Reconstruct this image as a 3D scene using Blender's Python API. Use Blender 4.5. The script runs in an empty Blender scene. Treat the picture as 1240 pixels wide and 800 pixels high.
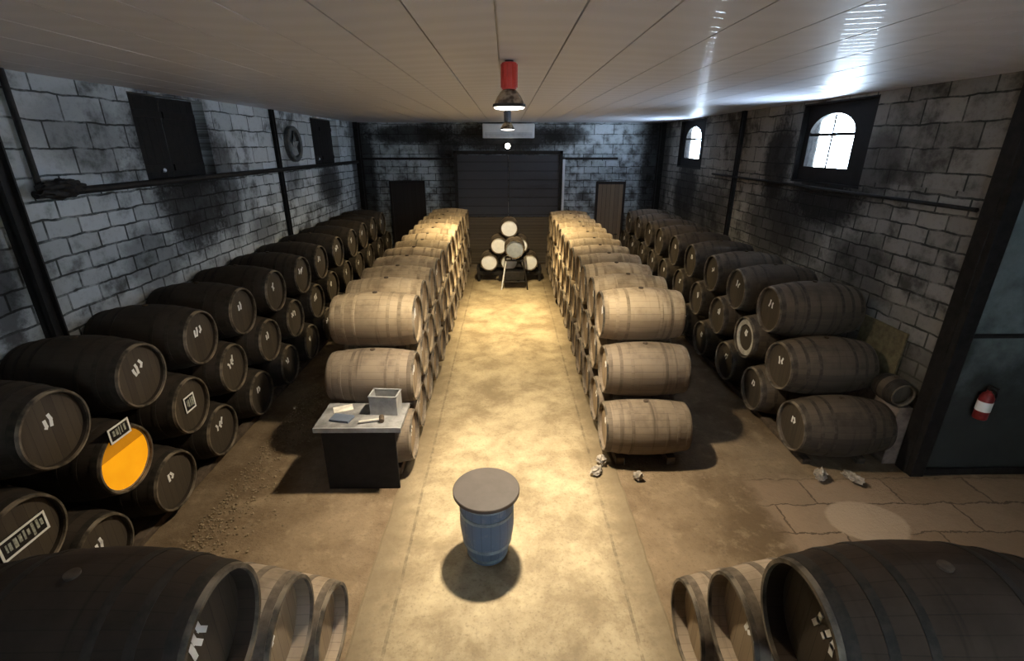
import bpy, bmesh, math, random
from mathutils import Vector, Matrix
random.seed(7)
S = bpy.context.scene
COL = S.collection
PI = math.pi
R = math.radians

# ------------------------------------------------------------------ camera, sky, exposure
CAM_H = 4.15
cd = bpy.data.cameras.new('camera'); cd.sensor_width = 36; cd.lens = 36 * 587 / 1240
cd.clip_start = .05; cd.clip_end = 200
cam = bpy.data.objects.new('camera', cd); COL.objects.link(cam)
cam.location = (0, 0, CAM_H)
PITCH = math.atan(224 / 587)
cam.rotation_euler = (PI / 2 - PITCH, 0, -math.atan(7 / 587 * math.cos(PITCH)))
S.camera = cam
S.view_settings.view_transform = 'Standard'; S.view_settings.look = 'None'
S.view_settings.gamma = 1; S.view_settings.use_curve_mapping = False
S.view_settings.exposure = 0.0
SKY = 60.0
LAMP_W = (1700, 2000)           # watts of the near and far pendant lamps
LAMP_COL = (1, .86, .64)
w = bpy.data.worlds.new('sky'); S.world = w; w.use_nodes = True
bg = w.node_tree.nodes['Background']
bg.inputs[0].default_value = (.72, .86, 1, 1); bg.inputs[1].default_value = SKY

# room sizes (metres): aisle runs along +y
XL, XR, YB, ZC, YF = -5.15, 5.42, 18.0, 4.88, -4.0
YC = 5.41                      # where the right wall ends and the side bay opens
XBAY = 9.0

def portal(name, loc, rot, sx, sy):
    l = bpy.data.lights.new(name, 'AREA'); l.shape = 'RECTANGLE'; l.size = sx; l.size_y = sy
    l.cycles.is_portal = True
    o = bpy.data.objects.new(name, l); COL.objects.link(o); o.location = loc; o.rotation_euler = rot
portal('window_daylight', (5.80, 8.83, 4.18), (0, R(90), 0), 1.3, 1.8)
portal('window_daylight', (5.80, 15.3, 4.18), (0, R(90), 0), 1.3, 1.8)

portal('added_front_daylight', (1.9, -4.3, 3.75), (R(-90), 0, 0), 1.5, .9)  # unseen opening behind the camera, added for cool front light

# ------------------------------------------------------------------ node helpers
class NT:
    def __init__(s, name):
        s.m = bpy.data.materials.new(name); s.m.use_nodes = True
        s.t = s.m.node_tree; s.b = s.t.nodes['Principled BSDF']; s.out = s.t.nodes['Material Output']
        s.tc = None
    def n(s, typ, **kw):
        nd = s.t.nodes.new(typ)
        for k, v in kw.items():
            setattr(nd, k, v)
        return nd
    def l(s, a, b): s.t.links.new(a, b)
    def put(s, sock, v):
        if v is None: return
        if hasattr(v, 'links') or isinstance(v, bpy.types.NodeSocket): s.l(v, sock)
        elif isinstance(v, (tuple, list)) and sock.type == 'RGBA': sock.default_value = tuple(v) if len(v) == 4 else (*v, 1)
        else: sock.default_value = v
    def obj(s):
        if not s.tc: s.tc = s.n('ShaderNodeTexCoord')
        return s.tc.outputs['Object']
    def xyz(s, v):
        q = s.n('ShaderNodeSeparateXYZ'); s.l(v, q.inputs[0]); return q.outputs
    def comb(s, x, y, z):
        q = s.n('ShaderNodeCombineXYZ')
        for i, v in enumerate((x, y, z)): s.put(q.inputs[i], v)
        return q.outputs[0]
    def M(s, op, a, b=None, c=None, clamp=False):
        q = s.n('ShaderNodeMath', operation=op, use_clamp=clamp)
        for i, v in enumerate((a, b, c)): s.put(q.inputs[i], v)
        return q.outputs[0]
    def map(s, v, scale=(1, 1, 1), loc=(0, 0, 0)):
        q = s.n('ShaderNodeMapping'); s.l(v, q.inputs[0])
        q.inputs['Scale'].default_value = scale; q.inputs['Location'].default_value = loc
        return q.outputs[0]
    def noise(s, v, scale=5, detail=4, rough=.6, dist=0):
        q = s.n('ShaderNodeTexNoise'); s.l(v, q.inputs['Vector'])
        q.inputs['Scale'].default_value = scale; q.inputs['Detail'].default_value = detail
        q.inputs['Roughness'].default_value = rough; q.inputs['Distortion'].default_value = dist
        return q.outputs['Fac']
    def ss(s, v, a, b):
        q = s.n('ShaderNodeMapRange', interpolation_type='SMOOTHSTEP'); s.l(v, q.inputs['Value'])
        q.inputs['From Min'].default_value = a; q.inputs['From Max'].default_value = b
        return q.outputs['Result']
    def mix(s, f, a, b, mode='MIX'):
        q = s.n('ShaderNodeMix', data_type='RGBA', blend_type=mode)
        s.put(q.inputs[0], f); s.put(q.inputs[6], a); s.put(q.inputs[7], b)
        return q.outputs[2]
    def bump(s, hgt, strength=.3, dist=.02):
        q = s.n('ShaderNodeBump'); s.l(hgt, q.inputs['Height'])
        q.inputs['Strength'].default_value = strength; q.inputs['Distance'].default_value = dist
        s.l(q.outputs[0], s.b.inputs['Normal'])
    def fin(s, col, rough=.8, metal=0, spec=.3):
        s.put(s.b.inputs['Base Color'], col); s.put(s.b.inputs['Roughness'], rough)
        s.b.inputs['Metallic'].default_value = metal
        s.b.inputs['Specular IOR Level'].default_value = spec
        return s.m

def simple(name, col, rough=.7, metal=0, var=.35, scale=9, spec=.3, bump=.1):
    t = NT(name); f = t.noise(t.obj(), scale, 5)
    c = t.mix(t.ss(f, .3, .7), tuple(x * (1 - var) for x in col), tuple(min(1, x * (1 + var * .6)) for x in col))
    if bump: t.bump(f, bump, .01)
    return t.fin(c, rough, metal, spec)

# barrels: axis along local x, centre at local origin
def barrel_wood(name, c1, c2, dust, damt, nst=26, rough=.75):
    t = NT(name); o = t.obj(); x, y, z = t.xyz(o)
    oi = t.n('ShaderNodeObjectInfo').outputs['Random']
    ang = t.M('MULTIPLY', t.M('ARCTAN2', z, y), nst / (2 * PI))
    ang = t.M('ADD', ang, t.M('MULTIPLY', oi, 7))
    wn = t.n('ShaderNodeTexWhiteNoise', noise_dimensions='2D')
    t.l(t.comb(t.M('FLOOR', ang), t.M('MULTIPLY', oi, 91), 0), wn.inputs['Vector'])
    shift = t.n('ShaderNodeVectorMath', operation='ADD'); t.l(o, shift.inputs[0])
    t.l(t.comb(t.M('MULTIPLY', oi, 40), t.M('MULTIPLY', oi, 23), 0), shift.inputs[1]); v = shift.outputs[0]
    grain = t.noise(t.map(v, (1.5, 22, 22)), 1, 5, .65)
    big = t.noise(v, 3.2, 5, .6)
    f = t.M('ADD', t.M('MULTIPLY', wn.outputs[0], .45), t.M('MULTIPLY', grain, .55))
    col = t.mix(f, c1, c2)
    nz = t.xyz(t.n('ShaderNodeNewGeometry').outputs['Normal'])[2]
    dm = t.M('MULTIPLY', t.ss(nz, -.15, .8), t.ss(big, .25, .62))
    dm = t.M('MULTIPLY', dm, damt, clamp=True)
    col = t.mix(dm, col, dust)
    fr = t.M('FRACT', ang)
    crack = t.M('LESS_THAN', t.M('MINIMUM', fr, t.M('SUBTRACT', 1, fr)), .035)
    drip = t.ss(t.noise(t.comb(t.M('MULTIPLY', x, 9), t.M('MULTIPLY', oi, 50), t.M('MULTIPLY', z, .8)), 1, 4, .6), .56, .74)
    col = t.mix(t.M('MULTIPLY', drip, .7), col, tuple(k * .35 for k in c1))
    col = t.mix(t.M('MULTIPLY', crack, .32), col, tuple(k * .3 for k in c1))
    col = t.mix(1, col, t.comb(*[t.M('ADD', .72, t.M('MULTIPLY', oi, .5))] * 3), 'MULTIPLY')
    h = t.M('SUBTRACT', t.M('ADD', t.M('MULTIPLY', grain, .5), t.M('MULTIPLY', wn.outputs[0], .25)), t.M('MULTIPLY', crack, .8))
    t.bump(h, .45, .008)
    return t.fin(col, rough, 0, .25)

def head_wood(name, c1, c2, nst=7):
    t = NT(name); o = t.obj(); x, y, z = t.xyz(o)
    oi = t.n('ShaderNodeObjectInfo').outputs['Random']
    p = t.M('MULTIPLY', y, nst / .62)
    wn = t.n('ShaderNodeTexWhiteNoise', noise_dimensions='2D')
    t.l(t.comb(t.M('FLOOR', p), t.M('MULTIPLY', oi, 91), 0), wn.inputs['Vector'])
    grain = t.noise(t.comb(t.M('ADD', x, t.M('MULTIPLY', oi, 30)), t.M('MULTIPLY', y, 30), t.M('MULTIPLY', z, 2)), 1, 5, .65)
    col = t.mix(t.M('ADD', t.M('MULTIPLY', wn.outputs[0], .4), t.M('MULTIPLY', grain, .6)), c1, c2)
    fr = t.M('FRACT', p)
    crack = t.M('LESS_THAN', fr, .04)
    col = t.mix(t.M('MULTIPLY', crack, .6), col, tuple(k * .3 for k in c1))
    t.bump(t.M('SUBTRACT', grain, crack), .35, .006)
    return t.fin(col, .75, 0, .25)

MAT = {}
MAT['tan'] = barrel_wood('dusty_oak', (.13, .09, .053), (.23, .17, .104), (.39, .30, .19), 1.0)
MAT['brown'] = barrel_wood('brown_oak', (.085, .064, .045), (.135, .102, .072), (.20, .155, .11), .9)
MAT['dark'] = barrel_wood('black_stained_oak', (.013, .0095, .0068), (.034, .025, .017), (.046, .034, .024), .7, 30)
MAT['olive'] = barrel_wood('old_brown_oak', (.034, .026, .018), (.085, .064, .044), (.115, .088, .062), .8, 30)
MAT['russet'] = barrel_wood('lamplit_brown_oak', (.14, .10, .065), (.24, .18, .12), (.36, .28, .20), .9, 30)  # lamp glow on the lower foreground barrels put into a lighter oak
MAT['umber'] = barrel_wood('umber_oak', (.015, .0095, .006), (.040, .026, .017), (.052, .035, .023), .8, 34, .9)
MAT['pale'] = barrel_wood('pale_new_oak', (.30, .22, .14), (.46, .36, .25), (.5, .4, .3), .5)
MAT['head_tan'] = head_wood('head_tan_oak', (.20, .145, .09), (.36, .27, .17))
MAT['head_dark'] = head_wood('head_dark_oak', (.040, .031, .022), (.085, .066, .045))
MAT['head_white'] = simple('white_painted_head', (.86, .88, .93), .6, var=.05)
MAT['head_grey'] = simple('grey_painted_head', (.24, .27, .31), .5, var=.15)
MAT['hoop'] = simple('hoop_iron', (.026, .020, .014), .75, .1, var=.5, scale=14)
MAT['hoop_dusty'] = simple('dusty_hoop_iron', (.34, .265, .17), .85, 0, var=.4, scale=9)
MAT['hoop_brown'] = simple('dusty_brown_hoop_iron', (.14, .108, .076), .85, 0, var=.45, scale=9)
MAT['rim_pale'] = simple('rubbed_pale_rim', (.15, .12, .085), .75, 0, var=.85, scale=5)
MAT['chalk'] = simple('white_chalk', (.88, .87, .83), .9, var=.05)
MAT['cork'] = simple('bung_wood', (.07, .05, .034), .8)
MAT['timber'] = simple('bearer_timber', (.11, .08, .055), .85, var=.45)
MAT['stone'] = simple('pale_stone', (.36, .315, .26), .95, var=.5, scale=14)
MAT['iron'] = simple('dark_painted_steel', (.018, .016, .015), .6, .2, var=.4)
MAT['blackwood'] = simple('black_smoked_wood', (.007, .0055, .005), .75, var=.4)
MAT['white_metal'] = simple('white_enamel', (.75, .78, .82), .45, var=.05)

# ------------------------------------------------------------------ mesh helpers
def link(name, me, mat=None, parent=None, loc=(0, 0, 0), rot=(0, 0, 0)):
    o = bpy.data.objects.new(name, me); COL.objects.link(o)
    if mat and not me.materials: me.materials.append(mat)
    if parent: o.parent = parent
    o.location = loc; o.rotation_euler = rot
    return o
def fromb(name, bm, smooth=False, ang=35):
    me = bpy.data.meshes.new(name)
    bmesh.ops.recalc_face_normals(bm, faces=bm.faces)
    bm.to_mesh(me); bm.free()
    if smooth:
        for p in me.polygons: p.use_smooth = True
        me.set_sharp_from_angle(angle=R(ang))
    return me
def box(bm, x0, x1, y0, y1, z0, z1, bev=0, rot=None, piv=None):
    g = bmesh.ops.create_cube(bm, size=1)['verts']
    c = Vector(((x0 + x1) / 2, (y0 + y1) / 2, (z0 + z1) / 2))
    for v in g: v.co = Vector((v.co.x * (x1 - x0), v.co.y * (y1 - y0), v.co.z * (z1 - z0))) + c
    if bev:
        es = list({e for v in g for e in v.link_edges})
        r = bmesh.ops.bevel(bm, geom=es, offset=bev, segments=2, affect='EDGES', profile=.6)
        g = list({v for f in r['faces'] for v in f.verts} | {v for v in g if v.is_valid})
    if rot is not None:
        bmesh.ops.rotate(bm, verts=g, cent=piv or c, matrix=rot)
    return g
def lathe(bm, prof, axis='z', seg=40, off=(0, 0, 0), closed=False):
    """prof: list of (t, r). r == 0 closes with a fan."""
    rings = []
    off = Vector(off)
    for t, r in prof:
        if r < 1e-6:
            p = Vector((0, 0, t)) if axis == 'z' else Vector((t, 0, 0)) if axis == 'x' else Vector((0, t, 0))
            rings.append([bm.verts.new(p + off)])
        else:
            ring = []
            for i in range(seg):
                a = 2 * PI * i / seg; c, s = r * math.cos(a), r * math.sin(a)
                p = Vector((c, s, t)) if axis == 'z' else Vector((t, c, s)) if axis == 'x' else Vector((c, t, s))
                ring.append(bm.verts.new(p + off))
            rings.append(ring)
    pairs = list(zip(rings, rings[1:]))
    if closed: pairs.append((rings[-1], rings[0]))
    for a, b in pairs:
        for i in range(seg):
            j = (i + 1) % seg
            if len(a) == 1 and len(b) == 1: continue
            if len(a) == 1: bm.faces.new((a[0], b[i], b[j]))
            elif len(b) == 1: bm.faces.new((a[i], a[j], b[0]))
            else: bm.faces.new((a[i], a[j], b[j], b[i]))
def tube(bm, pts, r, seg=10):
    pts = [Vector(p) for p in pts]; rings = []
    for i, p in enumerate(pts):
        d = (pts[min(i + 1, len(pts) - 1)] - pts[max(i - 1, 0)]).normalized()
        u = d.cross(Vector((0, 0, 1)) if abs(d.z) < .9 else Vector((1, 0, 0))).normalized(); v = d.cross(u)
        rr = r[i] if isinstance(r, (list, tuple)) else r
        rings.append([bm.verts.new(p + u * rr * math.cos(2 * PI * k / seg) + v * rr * math.sin(2 * PI * k / seg)) for k in range(seg)])
    for a, b in zip(rings, rings[1:]):
        for i in range(seg): bm.faces.new((a[i], a[(i + 1) % seg], b[(i + 1) % seg], b[i]))
    bm.faces.new(rings[0][::-1]); bm.faces.new(rings[-1])
def mbox(name, dims, mat, parent=None, bev=.004, loc=(0, 0, 0), rot=(0, 0, 0)):
    bm = bmesh.new(); box(bm, *dims, bev=bev); return link(name, fromb(name, bm), mat, parent, loc, rot)
def mtube(name, pts, r, mat, parent=None, loc=(0, 0, 0)):
    bm = bmesh.new(); tube(bm, pts, r); return link(name, fromb(name, bm, True), mat, parent, loc)
def mlathe(name, prof, mat, parent=None, axis='z', loc=(0, 0, 0), seg=40, closed=False, ang=35):
    bm = bmesh.new(); lathe(bm, prof, axis, seg, closed=closed); return link(name, fromb(name, bm, True, ang), mat, parent, loc)
def curve_plate(name, loops, depth, mat, parent=None, loc=(0, 0, 0), rot=(0, 0, 0)):
    """2-D outlines with holes, filled and extruded along local z by +-depth/2"""
    cu = bpy.data.curves.new(name, 'CURVE'); cu.dimensions = '2D'; cu.fill_mode = 'BOTH'; cu.extrude = depth / 2
    for lp in loops:
        sp = cu.splines.new('POLY'); sp.points.add(len(lp) - 1); sp.use_cyclic_u = True
        for p, q in zip(sp.points, lp): p.co = (*q, 0, 1)
    tmp = bpy.data.objects.new('tmp', cu); COL.objects.link(tmp)
    dg = bpy.context.evaluated_depsgraph_get()
    me = bpy.data.meshes.new_from_object(tmp.evaluated_get(dg)); me.name = name
    bpy.data.objects.remove(tmp); bpy.data.curves.remove(cu)
    me.materials.clear()
    return link(name, me, mat, parent, loc, rot)
def thing(name, label, cat, loc=(0, 0, 0), rz=0, group=None):
    o = bpy.data.objects.new(name, None); COL.objects.link(o); o.empty_display_size = .1
    o.location = loc; o.rotation_euler = (0, 0, rz); tag(o, label, cat, group); return o
def tag(o, label, cat, group=None):
    o['label'] = label; o['category'] = cat
    if group: o['group'] = group
    return o
def struct(o): o['kind'] = 'structure'; return o

# ------------------------------------------------------------------ setting materials
def wall_mat(name, paint1, paint2, stains, mold, low_grime, axis='y', bump=.5, bw=.46, bh=.21):
    """painted block wall; stains: list of (u, z, ru, rz, strength) soot and mould patches"""
    t = NT(name); x, y, z = t.xyz(t.obj()); u = y if axis == 'y' else x
    v = t.comb(u, z, 0)
    wob = t.noise(v, 2.2, 3)
    bv = t.comb(u, t.M('ADD', z, t.M('MULTIPLY', t.M('SUBTRACT', wob, .5), .085)), 0)
    def brick(bw, bh, ms):
        br = t.n('ShaderNodeTexBrick'); t.l(bv, br.inputs['Vector'])
        br.inputs['Scale'].default_value = 1; br.inputs['Brick Width'].default_value = bw; br.inputs['Row Height'].default_value = bh
        br.inputs['Mortar Size'].default_value = ms; br.inputs['Mortar Smooth'].default_value = .4
        br.inputs['Color1'].default_value = (.1, .1, .1, 1); br.inputs['Color2'].default_value = (1, 1, 1, 1)
        br.inputs['Mortar'].default_value = (.4, .4, .4, 1); return br
    b1, b2 = brick(bw, bh, .016), brick(bw * 1.35, bh * 1.4, .014)
    upper = t.M('GREATER_THAN', z, 3.64)
    bcol = t.mix(upper, b1.outputs['Color'], b2.outputs['Color'])
    bfac = t.M('ADD', t.M('MULTIPLY', b1.outputs['Fac'], t.M('SUBTRACT', 1, upper)), t.M('MULTIPLY', b2.outputs['Fac'], upper))
    fine = t.noise(v, 14, 6, .7); mid = t.noise(v, 2.6, 6, .65); big = t.noise(v, .7, 5, .6)
    col = t.mix(bcol, paint1, paint2)
    col = t.mix(t.M('MULTIPLY', t.ss(fine, .5, .75), .35), col, tuple(k * .35 for k in paint1))
    mort = t.M('MULTIPLY', bfac, t.ss(mid, .28, .55))
    col = t.mix(t.M('MULTIPLY', mort, .92), col, (.02, .028, .026))
    m = t.M('MULTIPLY', t.ss(t.M('ADD', t.M('MULTIPLY', mid, .6), t.M('MULTIPLY', big, .5)), 1.0 - mold, 1.18 - mold), .85)
    col = t.mix(m, col, (.035, .032, .027))
    for (su, sz, ru, rz, st) in stains:
        d = t.M('ADD', t.M('POWER', t.M('ABSOLUTE', t.M('DIVIDE', t.M('SUBTRACT', u, su), ru)), 2), t.M('POWER', t.M('ABSOLUTE', t.M('DIVIDE', t.M('SUBTRACT', z, sz), rz)), 2))
        d = t.M('ADD', d, t.M('MULTIPLY', t.M('SUBTRACT', t.M('ADD', mid, t.M('MULTIPLY', fine, .6)), .8), 1.9))
        q = t.M('SUBTRACT', 1, t.ss(d, .35, 1.2))
        col = t.mix(t.M('MULTIPLY', q, st), col, (.012, .010, .009))
    g = t.M('MULTIPLY', t.M('SUBTRACT', 1, t.ss(t.M('ADD', z, t.M('MULTIPLY', mid, 1.6)), 1.6, 3.3)), low_grime)
    col = t.mix(g, col, (.07, .06, .042))
    h = t.M('SUBTRACT', t.M('ADD', t.M('MULTIPLY', fine, .4), t.M('MULTIPLY', mid, .4)), t.M('MULTIPLY', bfac, .9))
    t.bump(h, bump, .03)
    return t.fin(col, .85, 0, .2)

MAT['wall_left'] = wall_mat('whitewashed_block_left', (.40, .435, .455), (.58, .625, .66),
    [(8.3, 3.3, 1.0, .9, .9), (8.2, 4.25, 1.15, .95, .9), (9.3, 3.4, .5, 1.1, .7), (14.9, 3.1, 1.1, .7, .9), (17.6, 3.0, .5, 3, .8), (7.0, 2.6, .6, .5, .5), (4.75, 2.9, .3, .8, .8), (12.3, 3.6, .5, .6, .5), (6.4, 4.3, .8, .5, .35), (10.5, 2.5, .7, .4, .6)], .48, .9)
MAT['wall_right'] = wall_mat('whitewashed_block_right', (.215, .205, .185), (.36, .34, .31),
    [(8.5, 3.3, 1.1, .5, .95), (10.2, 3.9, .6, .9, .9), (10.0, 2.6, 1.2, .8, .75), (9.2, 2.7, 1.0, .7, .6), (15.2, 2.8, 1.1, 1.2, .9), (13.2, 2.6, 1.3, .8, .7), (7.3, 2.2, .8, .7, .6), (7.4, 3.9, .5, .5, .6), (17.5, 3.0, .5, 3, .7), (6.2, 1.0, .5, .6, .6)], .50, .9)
MAT['wall_back'] = wall_mat('sooty_block_back', (.36, .41, .44), (.56, .62, .67),
    [(0, 4.4, 2.4, .55, .95), (-2.0, 3.0, .5, 2.2, .85), (-3.4, 4.5, 1.6, .35, .9), (-5.0, 3.0, .5, 2.5, .9), (2.1, 4.5, .8, .3, .7), (5.2, 3.0, .5, 2.5, .9), (-2.5, 4.4, .6, .8, .7)], .52, .6, axis='x', bw=.5, bh=.23)
def bay_mat():
    t = NT('green_plaster'); x, y, z = t.xyz(t.obj()); f = t.noise(t.obj(), 1.6, 6, .65)
    c = t.mix(t.ss(f, .3, .7), (.10, .125, .12), (.19, .225, .215))
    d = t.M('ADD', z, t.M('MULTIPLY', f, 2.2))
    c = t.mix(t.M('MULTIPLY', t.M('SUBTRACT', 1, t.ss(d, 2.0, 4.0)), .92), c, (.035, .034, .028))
    t.bump(f, .3, .02); return t.fin(c, .85, 0, .2)
MAT['wall_bay'] = bay_mat() if 1 else simple('green_plaster', (.085, .105, .095), .85, var=.6, scale=1.6)

def ceiling_mat():
    t = NT('white_ceiling_panel'); x, y, z = t.xyz(t.obj())
    f = t.noise(t.obj(), .6, 4)
    panel = t.M('FLOOR', t.M('DIVIDE', t.M('ADD', x, .06), .51))
    ph = t.M('MULTIPLY', t.M('SINE', t.M('MULTIPLY', panel, 12.9)), 9)
    skew = t.M('MULTIPLY', x, t.M('MULTIPLY', t.M('SINE', t.M('MULTIPLY', panel, 5.3)), 7))
    wv = t.M('SINE', t.M('ADD', t.M('ADD', t.M('MULTIPLY', y, 2 * PI / .34), ph), skew))
    bp = t.n('ShaderNodeBump'); t.l(wv, bp.inputs['Height']); bp.inputs['Strength'].default_value = 1; bp.inputs['Distance'].default_value = .0115
    t.l(bp.outputs[0], t.b.inputs['Coat Normal']); t.b.inputs['Coat Weight'].default_value = .11; t.b.inputs['Coat Roughness'].default_value = .02
    return t.fin(t.mix(f, (.58, .595, .665), (.66, .675, .75)), .5, 0, .1)
MAT['ceiling'] = ceiling_mat()

def floor_mat():
    t = NT('packed_earth_floor'); o = t.obj(); x, y, z = t.xyz(o)
    big = t.noise(o, .8, 6, .65); mid = t.noise(o, 4, 6, .7); fine = t.noise(o, 22, 5, .7)
    col = t.mix(t.ss(big, .35, .65), (.125, .085, .048), (.235, .170, .105))
    col = t.mix(t.M('MULTIPLY', t.ss(mid, .5, .72), .6), col, (.32, .24, .15))
    col = t.mix(t.M('MULTIPLY', t.ss(fine, .52, .7), .35), col, (.06, .045, .03))
    # old paving of the cross passage on the right
    wob = t.M('MULTIPLY', t.M('SUBTRACT', mid, .5), .5)
    pv = t.M('MULTIPLY', t.ss(t.M('ADD', x, wob), 3.0, 3.3), t.M('SUBTRACT', 1, t.ss(t.M('ADD', y, wob), 5.15, 5.4)))
    br = t.n('ShaderNodeTexBrick'); t.l(t.comb(t.M('ADD', x, t.M('MULTIPLY', wob, .3)), t.M('ADD', y, t.M('MULTIPLY', wob, .4)), 0), br.inputs['Vector'])
    br.inputs['Scale'].default_value = 1; br.inputs['Brick Width'].default_value = 1.1; br.inputs['Row Height'].default_value = .48
    br.inputs['Mortar Size'].default_value = .012
    br.inputs['Color1'].default_value = (.24, .165, .105, 1); br.inputs['Color2'].default_value = (.32, .23, .155, 1); br.inputs['Mortar'].default_value = (.10, .07, .045, 1)
    pcol = t.mix(t.M('MULTIPLY', t.ss(mid, .45, .75), .5), br.outputs['Color'], (.18, .125, .08))
    col = t.mix(t.M('MULTIPLY', pv, .85), col, pcol)
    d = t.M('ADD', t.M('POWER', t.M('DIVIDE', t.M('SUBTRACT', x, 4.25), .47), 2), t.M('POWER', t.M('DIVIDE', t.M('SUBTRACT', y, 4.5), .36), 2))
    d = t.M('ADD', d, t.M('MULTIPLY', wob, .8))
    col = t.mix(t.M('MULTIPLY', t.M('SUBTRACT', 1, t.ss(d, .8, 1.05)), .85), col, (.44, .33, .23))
    t.bump(t.M('ADD', t.M('MULTIPLY', mid, .7), t.M('MULTIPLY', fine, .5)), .7, .04)
    return t.fin(col, .85, 0, .2)
MAT['floor'] = floor_mat()
def aisle_mat():
    t = NT('worn_concrete'); o = t.obj(); x, y, z = t.xyz(o)
    big = t.noise(o, 1.1, 7, .7, .15); mid = t.noise(o, 4.5, 7, .75); fine = t.noise(o, 30, 4, .7)
    col = t.mix(t.ss(big, .32, .66), (.215, .16, .09), (.47, .38, .235))
    col = t.mix(t.M('MULTIPLY', t.ss(mid, .5, .72), .55), col, (.22, .165, .095))
    col = t.mix(t.M('MULTIPLY', t.ss(fine, .5, .72), .45), col, (.14, .105, .065))
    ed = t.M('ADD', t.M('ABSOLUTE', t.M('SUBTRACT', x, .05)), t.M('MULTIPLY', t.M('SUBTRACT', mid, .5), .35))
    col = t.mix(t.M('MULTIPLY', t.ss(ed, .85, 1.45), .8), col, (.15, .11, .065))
    gr = t.M('LESS_THAN', t.M('ABSOLUTE', t.M('SUBTRACT', t.M('ABSOLUTE', t.M('SUBTRACT', t.M('ADD', x, t.M('MULTIPLY', big, .06)), .07)), 1.13)), .016)
    col = t.mix(t.M('MULTIPLY', t.M('MULTIPLY', gr, t.ss(mid, .35, .6)), .6), col, (.10, .075, .045))
    t.bump(t.M('ADD', t.M('MULTIPLY', mid, .4), t.M('MULTIPLY', fine, .3)), .35, .02)
    return t.fin(col, t.M('ADD', .5, t.M('MULTIPLY', mid, .35)), 0, .3)
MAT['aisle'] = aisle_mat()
def glass_mat():
    t = NT('dusty_pane'); nt = t.t
    tr = t.n('ShaderNodeBsdfTransparent'); gl = t.n('ShaderNodeBsdfGlossy'); gl.inputs['Roughness'].default_value = .05
    f = t.noise(t.map(t.obj(), (6, 6, 2)), 2.5, 4)
    t.l(t.mix(t.ss(f, .45, .7), (.95, .97, 1), (.6, .64, .66)), tr.inputs[0])
    mx = t.n('ShaderNodeMixShader'); mx.inputs[0].default_value = .05
    t.l(tr.outputs[0], mx.inputs[1]); t.l(gl.outputs[0], mx.inputs[2]); t.l(mx.outputs[0], t.out.inputs[0])
    return t.m
MAT['glass'] = glass_mat()

# ------------------------------------------------------------------ room shell
def wall_with_holes(name, mat, axis, pos, thick, u0, u1, z0, z1, holes):
    """axis 'y': wall in the yz plane, occupying x in [pos, pos+thick]; holes (ua, ub, za, zb)"""
    bm = bmesh.new()
    us = sorted({u0, u1, *[h[0] for h in holes], *[h[1] for h in holes]})
    zs = sorted({z0, z1, *[h[2] for h in holes], *[h[3] for h in holes]})
    def solid(i, j):
        if i < 0 or j < 0 or i >= len(us) - 1 or j >= len(zs) - 1: return False
        cu, cz = (us[i] + us[i + 1]) / 2, (zs[j] + zs[j + 1]) / 2
        return not any(h[0] < cu < h[1] and h[2] < cz < h[3] for h in holes)
    a, b = sorted((pos, pos + thick))
    P = (lambda u, d, z: (d, u, z)) if axis == 'y' else (lambda u, d, z: (u, d, z))
    def quad(*c): bm.faces.new([bm.verts.new(P(*q)) for q in c])
    for i in range(len(us) - 1):
        for j in range(len(zs) - 1):
            if not solid(i, j): continue
            ua, ub, za, zb = us[i], us[i + 1], zs[j], zs[j + 1]
            quad((ua, a, za), (ub, a, za), (ub, a, zb), (ua, a, zb)); quad((ua, b, za), (ub, b, za), (ub, b, zb), (ua, b, zb))
            if not solid(i - 1, j): quad((ua, a, za), (ua, b, za), (ua, b, zb), (ua, a, zb))
            if not solid(i + 1, j): quad((ub, a, za), (ub, b, za), (ub, b, zb), (ub, a, zb))
            if not solid(i, j - 1): quad((ua, a, za), (ub, a, za), (ub, b, za), (ua, b, za))
            if not solid(i, j + 1): quad((ua, a, zb), (ub, a, zb), (ub, b, zb), (ua, b, zb))
    bmesh.ops.remove_doubles(bm, verts=bm.verts, dist=1e-5)
    return struct(link(name, fromb(name, bm), mat))
WT = .38
LWIN = [(7.35, 9.1, 3.62, 4.84), (13.9, 16.0, 3.62, 4.84)]
RWIN = [(7.7, 9.6, 3.52, 4.84), (14.2, 16.2, 3.52, 4.84)]
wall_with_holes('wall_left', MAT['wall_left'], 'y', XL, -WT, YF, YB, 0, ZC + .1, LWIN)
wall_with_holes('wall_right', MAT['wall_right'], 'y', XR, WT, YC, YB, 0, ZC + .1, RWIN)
wall_with_holes('wall_back', MAT['wall_back'], 'x', YB, .3, XL - WT, XR + WT, 0, ZC + .1, [])
wall_with_holes('wall_bay', MAT['wall_bay'], 'x', YC - .02, .3, XR + WT + .002, XBAY, 0, ZC + .1, [])
wall_with_holes('wall_side', MAT['wall_bay'], 'y', XBAY, .3, YF, YC + .3, 0, ZC + .1, [])
wall_with_holes('wall_front', MAT['wall_bay'], 'x', YF, -.3, XL - WT, XBAY + .3, 0, ZC + .1, [(1.15, 2.65, 3.3, 4.2)])  # high hole added to let the front daylight in
mbox_f = bmesh.new(); box(mbox_f, XL - WT, XBAY + .3, YF - .3, YB + .3, -.2, 0)
struct(link('floor', fromb('floor', mbox_f), MAT['floor']))
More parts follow.
